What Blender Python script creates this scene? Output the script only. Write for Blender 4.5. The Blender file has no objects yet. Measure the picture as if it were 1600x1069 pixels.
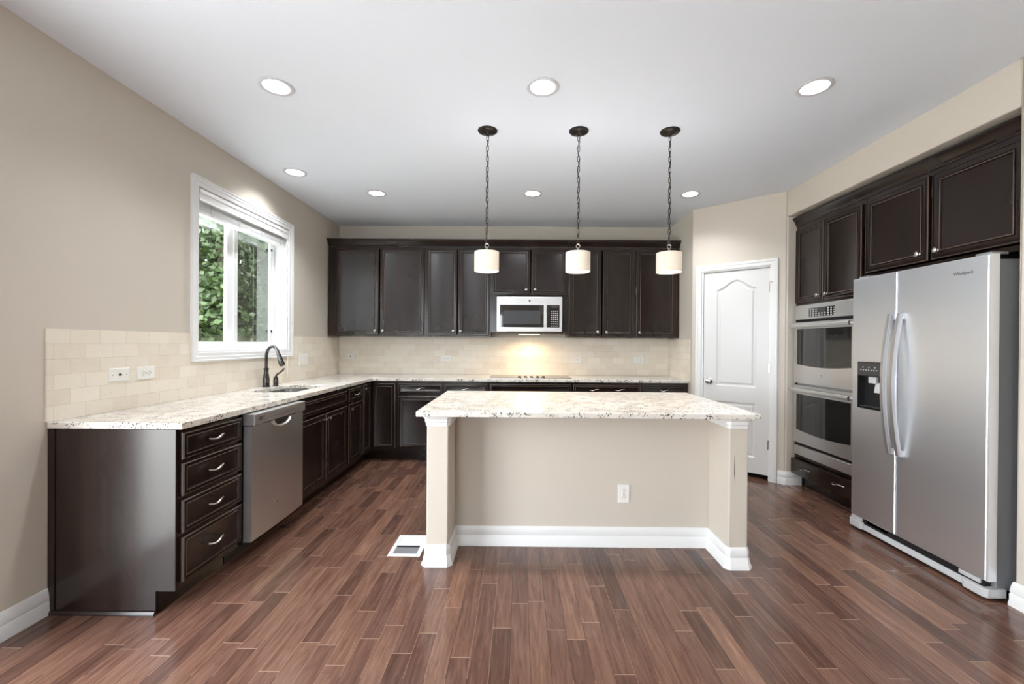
import bpy, bmesh, math, random
from mathutils import Vector, Matrix
random.seed(7)
scene = bpy.context.scene
col = scene.collection

# ------------------------------------------------------------------ camera
cam_d = bpy.data.cameras.new('camera')
cam = bpy.data.objects.new('camera', cam_d); col.objects.link(cam)
_r = Vector((0.9999612, 0.00524821, 0.00707481))
_f = Vector((-0.00521953, 0.99997812, -0.00406511))
_u = Vector((-0.00709599, 0.00402802, 0.99996671))
cam.matrix_world = Matrix(((_r.x, _u.x, -_f.x, 0.0), (_r.y, _u.y, -_f.y, 0.0),
                           (_r.z, _u.z, -_f.z, 1.3025), (0, 0, 0, 1)))
cam_d.sensor_fit = 'HORIZONTAL'; cam_d.sensor_width = 36.0
cam_d.lens = 674.98 / 1600 * 36
cam_d.shift_x = (800 - 808.5) / 1600
cam_d.shift_y = (539.37 - 534.5) / 1600
cam_d.clip_start = 0.05; cam_d.clip_end = 200
scene.camera = cam

# ------------------------------------------------------------------ world, sun, daylight, exposure
world = bpy.data.worlds.new('sky_world'); scene.world = world
world.use_nodes = True
bg = world.node_tree.nodes['Background']
bg.inputs['Color'].default_value = (0.88, 0.94, 1.0, 1)
bg.inputs['Strength'].default_value = 9.0

def lamp(name, kind, loc, rot, energy, color=(1, 1, 1), parent=None, **kw):
    d = bpy.data.lights.new(name, kind); d.energy = energy; d.color = color
    for k, v in kw.items(): setattr(d, k, v)
    o = bpy.data.objects.new(name, d); col.objects.link(o)
    o.location = loc; o.rotation_euler = rot
    if parent: o.parent = parent
    return o
lamp('sun', 'SUN', (6, 6, 12), (math.radians(-14), math.radians(46), 0), 9.0, (1, .97, .93), angle=.02)
# sky portals: they only guide the sampling of the daylight that enters the real openings
def portal(name, loc, rot, sx, sy):
    o = lamp(name, 'AREA', loc, rot, 1, shape='RECTANGLE', size=sx, size_y=sy)
    o.data.cycles.is_portal = True
portal('daylight_rear_window', (-1.3, -4.55, 1.55), (math.radians(90), 0, 0), 1.4, 1.4)
portal('daylight_patio_door', (-2.30, .525, 1.06), (math.radians(90), 0, math.radians(-90)), 2.05, 2.12)
portal('daylight_sink_window', (-2.385, 3.567, 1.8), (math.radians(90), 0, math.radians(-90)), 1.17, 1.15)
scene.view_settings.view_transform = 'Standard'
scene.view_settings.look = 'None'
scene.view_settings.exposure = 0.78
scene.view_settings.gamma = 1.0
scene.view_settings.use_curve_mapping = False

# ------------------------------------------------------------------ materials
def srgb(r, g, b):
    f = lambda c: (c / 255 / 12.92) if c / 255 <= .04045 else ((c / 255 + .055) / 1.055) ** 2.4
    return (f(r), f(g), f(b), 1)

class NT:
    def __init__(s, name):
        s.mat = bpy.data.materials.new(name); s.mat.use_nodes = True
        s.t = s.mat.node_tree; s.n = s.t.nodes; s.b = s.n['Principled BSDF']; s.out = s.n['Material Output']
    def new(s, typ, **kw):
        n = s.n.new(typ)
        for k, v in kw.items(): setattr(n, k, v)
        return n
    def link(s, a, b): s.t.links.new(a, b)
    def val(s, sock, v):
        if hasattr(v, 'node'): s.link(v, sock)
        else: sock.default_value = v
    def math(s, op, a, b=0.0, c=0.0):
        n = s.new('ShaderNodeMath', operation=op)
        for i, v in enumerate((a, b, c)): s.val(n.inputs[i], v)
        return n.outputs[0]
    def mix(s, f, a, b, blend='MIX'):
        n = s.new('ShaderNodeMix', data_type='RGBA', blend_type=blend)
        s.val(n.inputs[0], f); s.val(n.inputs[6], a); s.val(n.inputs[7], b)
        return n.outputs[2]
    def coords(s): return s.new('ShaderNodeTexCoord').outputs['Object']
    def geo(s): return s.new('ShaderNodeNewGeometry').outputs['Position']
    def mapv(s, v, scale=(1, 1, 1), loc=(0, 0, 0), rot=(0, 0, 0)):
        n = s.new('ShaderNodeMapping'); s.link(v, n.inputs[0])
        n.inputs['Scale'].default_value = scale; n.inputs['Location'].default_value = loc; n.inputs['Rotation'].default_value = rot
        return n.outputs[0]
    def noise(s, v, scale, detail=4, rough=.5, dist=0.0):
        n = s.new('ShaderNodeTexNoise'); s.link(v, n.inputs['Vector'])
        n.inputs['Scale'].default_value = scale; n.inputs['Detail'].default_value = detail
        n.inputs['Roughness'].default_value = rough; n.inputs['Distortion'].default_value = dist
        return n.outputs['Fac']
    def ramp(s, f, stops, interp='LINEAR'):
        n = s.new('ShaderNodeValToRGB'); s.val(n.inputs[0], f)
        e = n.color_ramp.elements; n.color_ramp.interpolation = interp
        while len(e) < len(stops): e.new(.5)
        for x, (p, c) in zip(e, stops):
            x.position = p; x.color = c if len(c) == 4 else (*c, 1)
        return n.outputs[0]
    def bump(s, h, strength=.2, dist=.001):
        n = s.new('ShaderNodeBump'); s.link(h, n.inputs['Height'])
        n.inputs['Strength'].default_value = strength; n.inputs['Distance'].default_value = dist
        s.link(n.outputs[0], s.b.inputs['Normal'])
    def set(s, **kw):
        for k, v in kw.items(): s.val(s.b.inputs[k.replace('_', ' ')], v)
        return s

def plain(name, color, rough=.5, metal=0.0, **kw):
    m = NT(name).set(Base_Color=color, Roughness=rough, Metallic=metal, **kw)
    return m.mat

def paint(name, color, rough=.6, scale=140, strength=.25):
    m = NT(name); v = m.geo()
    n = m.noise(v, scale, 3)
    big = m.noise(v, 1.3, 2)
    c2 = tuple(x * .965 for x in color[:3]) + (1,)
    m.set(Base_Color=m.mix(big, color, c2), Roughness=rough)
    m.bump(n, strength, .0015)
    return m.mat

M = {}
M['wall'] = paint('beige_wall_paint', srgb(211, 202, 189), .55)
M['ceiling'] = paint('white_ceiling_paint', srgb(233, 238, 246), .75, 120, .35)
M['white'] = plain('white_trim_paint', srgb(238, 238, 237), .32)
M['door_white'] = plain('white_door_paint', srgb(228, 227, 225), .35)
M['vinyl'] = plain('white_window_vinyl', srgb(243, 243, 243), .35)
M['plate'] = plain('white_plate_plastic', srgb(240, 238, 232), .3)
M['dark_slot'] = plain('dark_slot', srgb(60, 56, 52), .6)
M['nickel'] = plain('satin_nickel', (.55, .53, .50, 1), .25, 1.0)
M['aged_nickel'] = plain('aged_nickel', (.22, .19, .165, 1), .35, 1.0)
M['trim_ring'] = plain('downlight_trim_white', srgb(208, 208, 211), .45)
M['handle_steel'] = plain('satin_handle_steel', (.58, .585, .60, 1), .48, 1.0)
M['chrome'] = plain('polished_chrome', (.75, .75, .75, 1), .08, 1.0)
M['bronze'] = plain('dark_bronze_metal', (.030, .022, .018, 1), .35, .6)
M['faucet'] = plain('black_nickel', (.10, .095, .092, 1), .16, 1.0)
M['black'] = plain('black_plastic', (.012, .012, .013, 1), .3)
M['blackglass'] = plain('black_appliance_glass', (.020, .019, .018, 1), .04, Specular_IOR_Level=.8)
M['grey'] = plain('grey_appliance_paint', srgb(150, 151, 153), .4, .3)
M['greylight'] = plain('light_grey_plastic', srgb(196, 197, 198), .4)
M['void'] = plain('dark_interior', (.006, .005, .005, 1), .8)
M['rubber'] = plain('dark_grey_control', srgb(58, 58, 60), .4)
M['buttonlt'] = plain('pale_button_print', srgb(205, 205, 205), .5)

def wood():
    m = NT('espresso_stained_wood'); v = m.coords()
    g = m.noise(m.mapv(v, (18, 18, 1.1)), 1.6, 3, .5, .3)
    blotch = m.noise(m.mapv(v, (3, 3, 1.2)), 1.5, 2)
    c = m.ramp(g, [(.3, srgb(22, 14, 11)), (.7, srgb(42, 27, 21))])
    c = m.mix(m.math('MULTIPLY', blotch, .5), c, srgb(28, 20, 18))
    m.set(Base_Color=c, Roughness=m.ramp(blotch, [(.3, (.21,) * 3), (.7, (.29,) * 3)]), Specular_IOR_Level=.5)
    m.set(Coat_Weight=.1, Coat_Roughness=.15)
    return m.mat
M['wood'] = wood()
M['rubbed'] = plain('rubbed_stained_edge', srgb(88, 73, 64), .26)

def steel(name, base, rough, axis):
    m = NT(name); v = m.coords()
    sc = {'x': (1.5, 260, 260), 'z': (260, 260, 1.5)}[axis]
    n = m.noise(m.mapv(v, sc), 1.0, 3, .6)
    m.set(Base_Color=base, Metallic=1.0, Roughness=m.math('MULTIPLY_ADD', n, .10, rough - .05))
    m.bump(n, .035, .0004)
    return m.mat
M['steel'] = steel('brushed_stainless_steel', (.74, .74, .74, 1), .38, 'x')
M['fridge_steel'] = steel('fridge_stainless_steel', (.82, .845, .89, 1), .44, 'x')
M['satin'] = plain('sink_satin_steel', (.62, .62, .61, 1), .28, 1.0)

def floor_mat():
    m = NT('walnut_plank_floor'); v = m.geo()
    sx = m.new('ShaderNodeSeparateXYZ'); m.link(v, sx.inputs[0]); X, Y = sx.outputs[0], sx.outputs[1]
    w = .0826
    u = m.math('MULTIPLY_ADD', X, 1 / w, .37 + 200)
    c_ = m.math('FLOOR', u); fu = m.math('FRACT', u)
    def wn(a, b=None):
        n = m.new('ShaderNodeTexWhiteNoise', noise_dimensions='2D')
        cx = m.new('ShaderNodeCombineXYZ'); m.val(cx.inputs[0], a); m.val(cx.inputs[1], b if b is not None else 3.3)
        m.link(cx.outputs[0], n.inputs['Vector']); return n.outputs['Value']
    L = m.math('MULTIPLY_ADD', wn(m.math('ADD', c_, 31.7)), .75, .34)
    yy = m.math('DIVIDE', m.math('ADD', m.math('MULTIPLY_ADD', wn(c_), 9.0, 40.0), Y), L)
    r_ = m.math('FLOOR', yy); fy = m.math('FRACT', yy)
    idv = wn(c_, r_); id2 = wn(m.math('ADD', c_, 77.1), r_)
    du = m.math('MULTIPLY', m.math('MINIMUM', fu, m.math('SUBTRACT', 1.0, fu)), w)
    dy = m.math('MULTIPLY', m.math('MINIMUM', fy, m.math('SUBTRACT', 1.0, fy)), L)
    side = m.math('LESS_THAN', du, .0010); end = m.math('LESS_THAN', dy, .0016)
    cb = m.new('ShaderNodeCombineXYZ')
    m.link(m.math('MULTIPLY_ADD', idv, 60.0, m.math('MULTIPLY', X, 30.0)), cb.inputs[0])
    m.link(m.math('MULTIPLY_ADD', id2, 40.0, m.math('MULTIPLY', Y, 2.4)), cb.inputs[1])
    g = m.noise(cb.outputs[0], 1.6, 6, .62, .6)
    cb2 = m.new('ShaderNodeCombineXYZ')
    m.link(m.math('MULTIPLY_ADD', id2, 30.0, m.math('MULTIPLY', X, 9.0)), cb2.inputs[0])
    m.link(m.math('MULTIPLY_ADD', idv, 20.0, m.math('MULTIPLY', Y, 1.5)), cb2.inputs[1])
    rings = m.math('FRACT', m.math('MULTIPLY', m.noise(cb2.outputs[0], 1.0, 2, .45, .3), 11.0))
    base = m.ramp(idv, [(0, srgb(98, 72, 62)), (.25, srgb(120, 89, 76)), (.5, srgb(136, 103, 87)), (.75, srgb(112, 83, 73)), (1, srgb(152, 116, 97))])
    dark = m.mix(1.0, base, (.52, .46, .44, 1), 'MULTIPLY')
    c = m.mix(m.ramp(g, [(.35, (0, 0, 0)), (.72, (1, 1, 1))]), dark, base)
    c = m.mix(m.math('MULTIPLY', m.ramp(rings, [(.0, (1, 1, 1)), (.35, (0, 0, 0))]), .42), c, dark)
    sidecol = m.mix(m.math('GREATER_THAN', wn(m.math('ADD', m.math('FLOOR', m.math('ADD', u, .5)), 9.2), m.math('FLOOR', m.math('MULTIPLY', Y, .6))), .45), srgb(46, 30, 26), srgb(152, 118, 100))
    c = m.mix(m.math('MULTIPLY', side, .8), c, sidecol)
    c = m.mix(m.math('MULTIPLY', end, .75), c, srgb(176, 146, 128))
    wear = m.noise(v, 7, 5, .6)
    m.set(Base_Color=c, Roughness=m.ramp(wear, [(.3, (.14,) * 3), (.75, (.24,) * 3)]), Specular_IOR_Level=.5)
    h = m.math('ADD', m.math('MULTIPLY', m.math('MAXIMUM', side, end), -1.0), m.math('MULTIPLY', g, .18))
    m.bump(h, .25, .0012)
    return m.mat
M['floor'] = floor_mat()

def granite():
    m = NT('white_granite'); v = m.geo()
    vm = m.mapv(v, (1, .45, 1), (0, 0, 0), (0, 0, .5))
    big = m.noise(vm, 4.5, 4, .6, .8)
    mid = m.noise(vm, 28, 4, .6, .3)
    fine = m.noise(v, 105, 3, .6)
    c = m.ramp(big, [(.28, srgb(218, 208, 195)), (.5, srgb(226, 220, 211)), (.72, srgb(231, 228, 223))])
    c = m.mix(m.ramp(mid, [(.56, (0, 0, 0)), (.70, (.5,) * 3)]), c, srgb(196, 191, 186))
    clus = m.noise(v, 15, 4, .6)
    mask = m.math('MULTIPLY', m.ramp(clus, [(.47, (0, 0, 0)), (.57, (1, 1, 1))]), m.ramp(fine, [(.52, (0, 0, 0)), (.56, (1, 1, 1))]))
    c = m.mix(m.math('MULTIPLY', mask, .95), c, srgb(38, 36, 40))
    f2 = m.noise(v, 60, 2, .5)
    c = m.mix(m.ramp(f2, [(.64, (0, 0, 0)), (.70, (.7,) * 3)]), c, srgb(120, 112, 108))
    m.set(Base_Color=c, Roughness=.16, Specular_IOR_Level=.5)
    return m.mat
M['granite'] = granite()

def tile(name, along):
    m = NT(name); v = m.geo()
    sx = m.new('ShaderNodeSeparateXYZ'); m.link(v, sx.inputs[0])
    cb = m.new('ShaderNodeCombineXYZ'); m.link(sx.outputs[along], cb.inputs[0])
    m.link(m.math('SUBTRACT', sx.outputs[2], .914), cb.inputs[1])
    br = m.new('ShaderNodeTexBrick'); m.link(cb.outputs[0], br.inputs['Vector'])
    br.offset = .5; br.inputs['Scale'].default_value = 1.0
    br.inputs['Brick Width'].default_value = .152; br.inputs['Row Height'].default_value = .0743
    br.inputs['Mortar Size'].default_value = .0011; br.inputs['Mortar Smooth'].default_value = .3
    br.inputs['Color1'].default_value = srgb(240, 232, 217); br.inputs['Color2'].default_value = srgb(228, 216, 198)
    br.inputs['Mortar'].default_value = srgb(208, 195, 174)
    n1 = m.noise(v, 9, 4, .6); n2 = m.noise(m.mapv(v, (1, 1, 3)), 60, 3)
    c = m.mix(m.ramp(n1, [(.35, (0, 0, 0)), (.75, (.5,) * 3)]), br.outputs['Color'], srgb(240, 231, 216))
    c = m.mix(m.ramp(n2, [(.66, (0, 0, 0)), (.72, (.35,) * 3)]), c, srgb(188, 168, 142))
    m.set(Base_Color=c, Roughness=.42)
    m.bump(m.math('ADD', m.math('MULTIPLY', br.outputs['Fac'], -1.0), m.math('MULTIPLY', n2, .15)), .3, .0012)
    return m.mat
M['tile_x'] = tile('travertine_tile_across', 0)
M['tile_y'] = tile('travertine_tile_along', 1)

def pane():
    m = NT('window_glass')
    tr = m.new('ShaderNodeBsdfTransparent'); tr.inputs[0].default_value = (.95, .97, .96, 1)
    gl = m.new('ShaderNodeBsdfGlossy'); gl.inputs['Roughness'].default_value = .02
    fr = m.new('ShaderNodeFresnel'); fr.inputs[0].default_value = 1.45
    mx = m.new('ShaderNodeMixShader'); m.link(m.math('MULTIPLY', fr.outputs[0], .4), mx.inputs[0]); m.link(tr.outputs[0], mx.inputs[1]); m.link(gl.outputs[0], mx.inputs[2])
    m.link(mx.outputs[0], m.out.inputs[0]); return m.mat
M['pane'] = pane()
def screen():
    m = NT('insect_screen')
    tr = m.new('ShaderNodeBsdfTransparent'); df = m.new('ShaderNodeBsdfDiffuse'); df.inputs[0].default_value = srgb(92, 89, 83)
    mx = m.new('ShaderNodeMixShader'); mx.inputs[0].default_value = .42
    m.link(tr.outputs[0], mx.inputs[1]); m.link(df.outputs[0], mx.inputs[2]); m.link(mx.outputs[0], m.out.inputs[0]); return m.mat
M['screen'] = screen()
def glow(name, color, strength, base=(.9, .9, .9, 1)):
    m = NT(name); m.set(Base_Color=base, Roughness=.5, Emission_Color=color, Emission_Strength=strength); return m.mat
M['lens'] = glow('lit_downlight_lens', (1, .97, .93, 1), 9)
M['diffuser'] = glow('lit_pendant_diffuser', (1, .88, .70, 1), 3)
M['shade'] = glow('lit_linen_shade', (1, .80, .60, 1), .10, srgb(218, 205, 188))
M['hoodlamp'] = glow('lit_hood_lamp', (1, .72, .42, 1), 10)

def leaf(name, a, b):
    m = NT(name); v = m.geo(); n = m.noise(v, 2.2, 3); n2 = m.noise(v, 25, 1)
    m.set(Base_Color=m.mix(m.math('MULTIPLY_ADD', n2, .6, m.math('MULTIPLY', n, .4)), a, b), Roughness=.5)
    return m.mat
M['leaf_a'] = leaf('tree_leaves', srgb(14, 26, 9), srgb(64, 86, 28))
M['leaf_b'] = leaf('shade_toned_leaves', srgb(13, 23, 12), srgb(40, 54, 27))  # darker copy of the leaf green, shade put into the colour
M['bark'] = plain('tree_bark', srgb(84, 72, 60), .9)
M['bounce_ground'] = plain('pale_bounce_concrete', srgb(222, 220, 214), .9)  # ground made pale to bounce light up through the window

# ------------------------------------------------------------------ mesh helpers
class MB:
    def __init__(s): s.v = []; s.f = []
    def add(s, vs, fs):
        o = len(s.v); s.v += [tuple(x) for x in vs]; s.f += [[o + i for i in f] for f in fs]; return s
    def box(s, x0, y0, z0, x1, y1, z1):
        return s.add([(x0, y0, z0), (x1, y0, z0), (x1, y1, z0), (x0, y1, z0), (x0, y0, z1), (x1, y0, z1), (x1, y1, z1), (x0, y1, z1)],
                     [(0, 3, 2, 1), (4, 5, 6, 7), (0, 1, 5, 4), (1, 2, 6, 5), (2, 3, 7, 6), (3, 0, 4, 7)])
    def rloops(s, loops, cap0=True, cap1=True):
        """rectangular rings (x0,x1,z0,z1,y) joined in order: panelled fronts"""
        vs = []; fs = []
        for (x0, x1, z0, z1, y) in loops: vs += [(x0, y, z0), (x1, y, z0), (x1, y, z1), (x0, y, z1)]
        for i in range(len(loops) - 1):
            for k in range(4):
                a = i * 4 + k; b = i * 4 + (k + 1) % 4
                fs.append((a, b, b + 4, a + 4))
        if cap0: fs.append((3, 2, 1, 0))
        if cap1: n = 4 * (len(loops) - 1); fs.append((n, n + 1, n + 2, n + 3))
        return s.add(vs, fs)
    def poly(s, rings, cap0=True, cap1=True):
        """rings of equal vertex count, joined"""
        n = len(rings[0]); vs = [p for r in rings for p in r]; fs = []
        for i in range(len(rings) - 1):
            for k in range(n):
                a = i * n + k; b = i * n + (k + 1) % n
                fs.append((a, b, b + n, a + n))
        if cap0: fs.append(tuple(range(n - 1, -1, -1)))
        if cap1: o = n * (len(rings) - 1); fs.append(tuple(o + i for i in range(n)))
        return s.add(vs, fs)
    def lathe(s, prof, n=24, c=(0, 0, 0), axis='z', cap0=True, cap1=True):
        rings = []
        for r, h in prof:
            ring = []
            for k in range(n):
                a = 2 * math.pi * k / n; x, y = r * math.cos(a), r * math.sin(a)
                p = {'z': (x, y, h), 'y': (x, h, y), 'x': (h, x, y)}[axis]
                ring.append((c[0] + p[0], c[1] + p[1], c[2] + p[2]))
            rings.append(ring)
        return s.poly(rings, cap0, cap1)
    def tube(s, pts, r, n=10, closed=False, flat=1.0, up=None):
        pts = [Vector(p) for p in pts]; N = len(pts)
        rr = r if isinstance(r, (list, tuple)) else [r] * N
        rings = []; nrm = None
        for i in range(N):
            if closed: t = pts[(i + 1) % N] - pts[i - 1]
            else: t = pts[min(i + 1, N - 1)] - pts[max(i - 1, 0)]
            t.normalize()
            if nrm is None:
                nrm = Vector(up) if up else (Vector((0, 0, 1)) if abs(t.z) < .9 else Vector((1, 0, 0)))
            nrm = (nrm - t * nrm.dot(t)).normalized(); bi = t.cross(nrm)
            rings.append([tuple(pts[i] + (nrm * math.cos(2 * math.pi * k / n) + bi * math.sin(2 * math.pi * k / n) * flat) * rr[i]) for k in range(n)])
        if closed: rings.append(rings[0]); return s.poly(rings, False, False)
        return s.poly(rings)
    def sweep(s, path, prof, fn, closed=False):
        """mitred moulding: path of 2D points, profile of (out,h); out is to the right of travel"""
        P = [Vector(p) for p in path]; N = len(P); rings = []
        for i in range(N):
            ns = []
            if closed or i > 0: d = (P[i] - P[i - 1]).normalized(); ns.append(Vector((d.y, -d.x)))
            if closed or i < N - 1: d = (P[(i + 1) % N] - P[i]).normalized(); ns.append(Vector((d.y, -d.x)))
            m = ns[0] if len(ns) == 1 else (ns[0] + ns[1]) / (1 + ns[0].dot(ns[1]))
            rings.append([fn(P[i].x + m.x * o, P[i].y + m.y * o, h) for o, h in prof])
        if closed: rings.append(rings[0]); return s.poly(rings, False, False)
        return s.poly(rings)
    def build(s, name, mat, parent=None, bevel=0, smooth=35, seg=2):
        me = bpy.data.meshes.new(name); me.from_pydata(s.v, [], s.f)
        bm = bmesh.new(); bm.from_mesh(me)
        bmesh.ops.remove_doubles(bm, verts=bm.verts, dist=1e-6)
        bmesh.ops.recalc_face_normals(bm, faces=bm.faces); bm.to_mesh(me); bm.free()
        me.materials.append(M[mat] if isinstance(mat, str) else mat)
        for p in me.polygons: p.use_smooth = True
        me.set_sharp_from_angle(angle=math.radians(smooth))
        o = bpy.data.objects.new(name, me); col.objects.link(o)
        if parent: o.parent = parent
        if bevel:
            b = o.modifiers.new('bevel', 'BEVEL'); b.width = bevel; b.segments = seg; b.limit_method = 'ANGLE'; b.angle_limit = math.radians(40)
        return o

def tag(o, label=None, cat=None, group=None, kind=None):
    if label: o['label'] = label
    if cat: o['category'] = cat
    if group: o['group'] = group
    if kind: o['kind'] = kind
    return o
def thing(name, label, cat, loc=(0, 0, 0), rz=0, group=None, kind=None):
    o = bpy.data.objects.new(name, None); col.objects.link(o); o.empty_display_size = .05
    o.location = loc; o.rotation_euler = (0, 0, rz)
    return tag(o, label, cat, group, kind)
def children(o): return [c for c in bpy.data.objects if c.parent == o]
def copy_tree(o, parent=None):
    c = o.copy(); col.objects.link(c)
    if parent: c.parent = parent
    for ch in children(o): copy_tree(ch, c)
    return c
def struct(mb, name, mat, label, cat, **kw): return tag(mb.build(name, mat, **kw), label, cat, kind='structure')
def text_mesh(txt, size, name, mat, parent, loc, rot, depth=.0008):
    cu = bpy.data.curves.new('lettering_curve', 'FONT'); cu.body = txt; cu.size = size; cu.extrude = depth; cu.align_x = 'CENTER'; cu.align_y = 'CENTER'
    t = bpy.data.objects.new('lettering_source', cu); col.objects.link(t)
    bpy.context.view_layer.update()
    me = bpy.data.meshes.new_from_object(t.evaluated_get(bpy.context.evaluated_depsgraph_get()))
    bpy.data.objects.remove(t); bpy.data.curves.remove(cu)
    me.materials.clear(); me.materials.append(M[mat])
    o = bpy.data.objects.new(name, me); col.objects.link(o); o.parent = parent; o.location = loc; o.rotation_euler = rot
    return o
R = math.radians

# ------------------------------------------------------------------ room constants (metres, camera at the origin)
XL, YB, XR, H = -2.236, 5.326, 2.49, 2.74
XS, YS, YD = 1.84, 4.6235, 4.045            # side return, its front corner, end of the diagonal wall
YREAR = -4.5; YA = 2.172; XA = 3.2            # rear wall, right end of the alcove, back of the alcove
CT = .914; SL = .031                          # counter top and slab thickness

# floor, ceiling
struct(MB().box(XL - .16, YREAR - .16, -.12, XA + .12, YB + .16, 0), 'floor', 'floor', 'dark brown hardwood plank floor', 'floor')
LIGHTS = [(-1.382, 2.432, 'left recessed ceiling light of the front row of three'), (.119, 2.428, 'middle recessed ceiling light of the front row of three'),
          (1.632, 2.418, 'right recessed ceiling light of the front row of three, nearest the fridge'),
          (-1.915, 3.66, 'recessed ceiling light near the left wall above the window and sink'),
          (-1.388, 4.16, 'left recessed ceiling light of the back row of three'), (.112, 4.145, 'middle recessed ceiling light of the back row of three, above the microwave'),
          (1.618, 4.14, 'right recessed ceiling light of the back row of three, near the pantry door')]
def ceiling():
    bm = bmesh.new(); es = []
    def loop(pts):
        vs = [bm.verts.new(p) for p in pts]
        for i in range(len(vs)): es.append(bm.edges.new((vs[i - 1], vs[i])))
    loop([(XL - .16, YREAR - .16, H), (XA + .12, YREAR - .16, H), (XA + .12, YB + .16, H), (XL - .16, YB + .16, H)])
    for x, y, _ in LIGHTS: loop([(x + .074 * math.cos(k * math.pi / 16), y + .074 * math.sin(k * math.pi / 16), H) for k in range(32)])
    bmesh.ops.triangle_fill(bm, edges=es, use_beauty=True, use_dissolve=False)
    r = bmesh.ops.extrude_face_region(bm, geom=bm.faces[:])
    bmesh.ops.translate(bm, verts=[g for g in r['geom'] if isinstance(g, bmesh.types.BMVert)], vec=(0, 0, .16))
    bmesh.ops.recalc_face_normals(bm, faces=bm.faces)
    me = bpy.data.meshes.new('ceiling'); bm.to_mesh(me); bm.free(); me.materials.append(M['ceiling'])
    o = bpy.data.objects.new('ceiling', me); col.objects.link(o); tag(o, 'white textured ceiling', 'ceiling', kind='structure')
ceiling()

# window opening in the left wall
WY0, WY1, WZ0, WZ1 = 2.982, 4.152, 1.225, 2.375
w = MB(); xo = XL - .16
w.box(xo, YREAR - .16, 0, XL, -.5, H); w.box(xo, -.5, 2.12, XL, 1.55, H); w.box(xo, 1.55, 0, XL, WY0, H); w.box(xo, WY1, 0, XL, YB + .16, H)
w.box(xo, WY0, 0, XL, WY1, WZ0); w.box(xo, WY0, WZ1, XL, WY1, H)
struct(w, 'wall_left', 'wall', 'beige left wall with the window', 'wall')
struct(MB().box(XL, YB, 0, XS, YB + .16, H), 'wall_back', 'wall', 'beige back wall above the long cabinets', 'wall')
# return + diagonal pantry wall with its doorway
dv = Vector((XR - XS, YD - YS)); DL = dv.length; dv.normalize(); nv = Vector((dv.y, -dv.x))   # nv points into the room
DANG = math.atan2(dv.y, dv.x)
def dp(s, off=0): p = Vector((XS, YS)) + dv * s + nv * off; return p
def prism(mb, pts, z0, z1): return mb.poly([[(p[0], p[1], z0) for p in pts], [(p[0], p[1], z1) for p in pts]])
struct(prism(MB(), [(XS, YS), (XS, YB + .16), (XS + .1, YB + .16), (XS + .1, YS + .04)], 0, H), 'wall_return', 'wall', 'short beige return wall right of the back counter', 'wall')
DS0, DS1, DZ = .098, .742, 2.068
wd = MB()
def arc_corner(cx, cy, r, a0, a1, n=6): return [(cx + r * math.cos(a0 + (a1 - a0) * k / n), cy + r * math.sin(a0 + (a1 - a0) * k / n)) for k in range(n + 1)]
prism(wd, [dp(0), dp(DS0), dp(DS0, -.11), dp(.05, -.11)], 0, H)
endp = dp(DL)
prism(wd, [dp(DS1), dp(DL - .012), (XR - .001, YD + .010), (XR + .010, YD), (XA, YD), (XA, YD + .1), dp(DL + .06, -.11), dp(DS1, -.11)], 0, 2.502)
prism(wd, [dp(DS1), dp(DL - .012), (XR - .001, YD + .010), (XR, YD), (XA, YD), (XA, YD + .1), dp(DL + .06, -.11), dp(DS1, -.11)], 2.502, H)
prism(wd, [dp(DS0), dp(DS1), dp(DS1, -.11), dp(DS0, -.11)], DZ, H)
struct(wd, 'wall_diagonal', 'wall', 'beige diagonal wall around the pantry door', 'wall')
wr = MB()
wr.box(XR, YA, 2.502, XA, YD, H)
wr.box(XR, YREAR - .16, 0, XA + .12, YA, H)
wr.box(XA, YA, 0, XA + .12, YD + .1, H)
struct(wr, 'wall_right', 'wall', 'beige right wall with the alcove for fridge and ovens', 'wall', bevel=.008, seg=3)
wq = MB()
for b in ((XL, 0, -2.0, H), (-.6, 0, XR, H), (-2.0, 0, -.6, .85), (-2.0, 2.25, -.6, H)):
    wq.box(b[0], YREAR - .16, b[1], b[2], YREAR, b[3])
struct(wq, 'wall_rear', 'wall', 'beige rear wall with window behind the viewer', 'wall')
# dark pantry beyond the door gap
struct(MB().box(XS + .1, YB, 0.0, XA + .12, YB + .16, H).box(XA, YD + .1, 0, XA + .12, YB, H), 'wall_pantry', 'wall', 'pantry wall behind the closed door', 'wall')

# baseboards
BASE = [(0, .0), (.017, .0), (.017, .012), (.014, .03), (.014, .06), (.011, .066), (.013, .074), (.010, .10), (.006, .118), (.004, .124), (0, .124)]
zfn = lambda x, y, h: (x, y, h)
struct(MB().sweep([(XL, 1.62), (XL, 2.048)], BASE, zfn), 'baseboard_left', 'white', 'white baseboard along the left wall', 'baseboard')
pd2 = thing('door_2', 'white framed patio door in the left wall nearer than the counter', 'door', (XL, .525, 0), kind='structure')
m_ = MB()
for b in ((-.12, -1.02, 0, -.03, -.965, 2.115), (-.12, .965, 0, -.03, 1.02, 2.115), (-.12, -.965, 2.06, -.03, .965, 2.115), (-.12, -.03, .03, -.06, .03, 2.06), (-.12, -.965, 0, -.03, .965, .03)): m_.box(*b)
m_.build('frame', 'vinyl', pd2)
MB().box(.0005, -1.09, 0, .016, -1.02, 2.19).box(.0005, 1.02, 0, .016, 1.09, 2.19).box(.0005, -1.02, 2.12, .016, 1.02, 2.19).build('casing', 'white', pd2)
struct(MB().sweep([(XR + .17, YA), (XR, YA), (XR, YREAR)][::-1], [(-o, h) for o, h in BASE], zfn), 'baseboard_right', 'white', 'white baseboard at the right edge beside the fridge', 'baseboard')
e0 = dp(.806)
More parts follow.
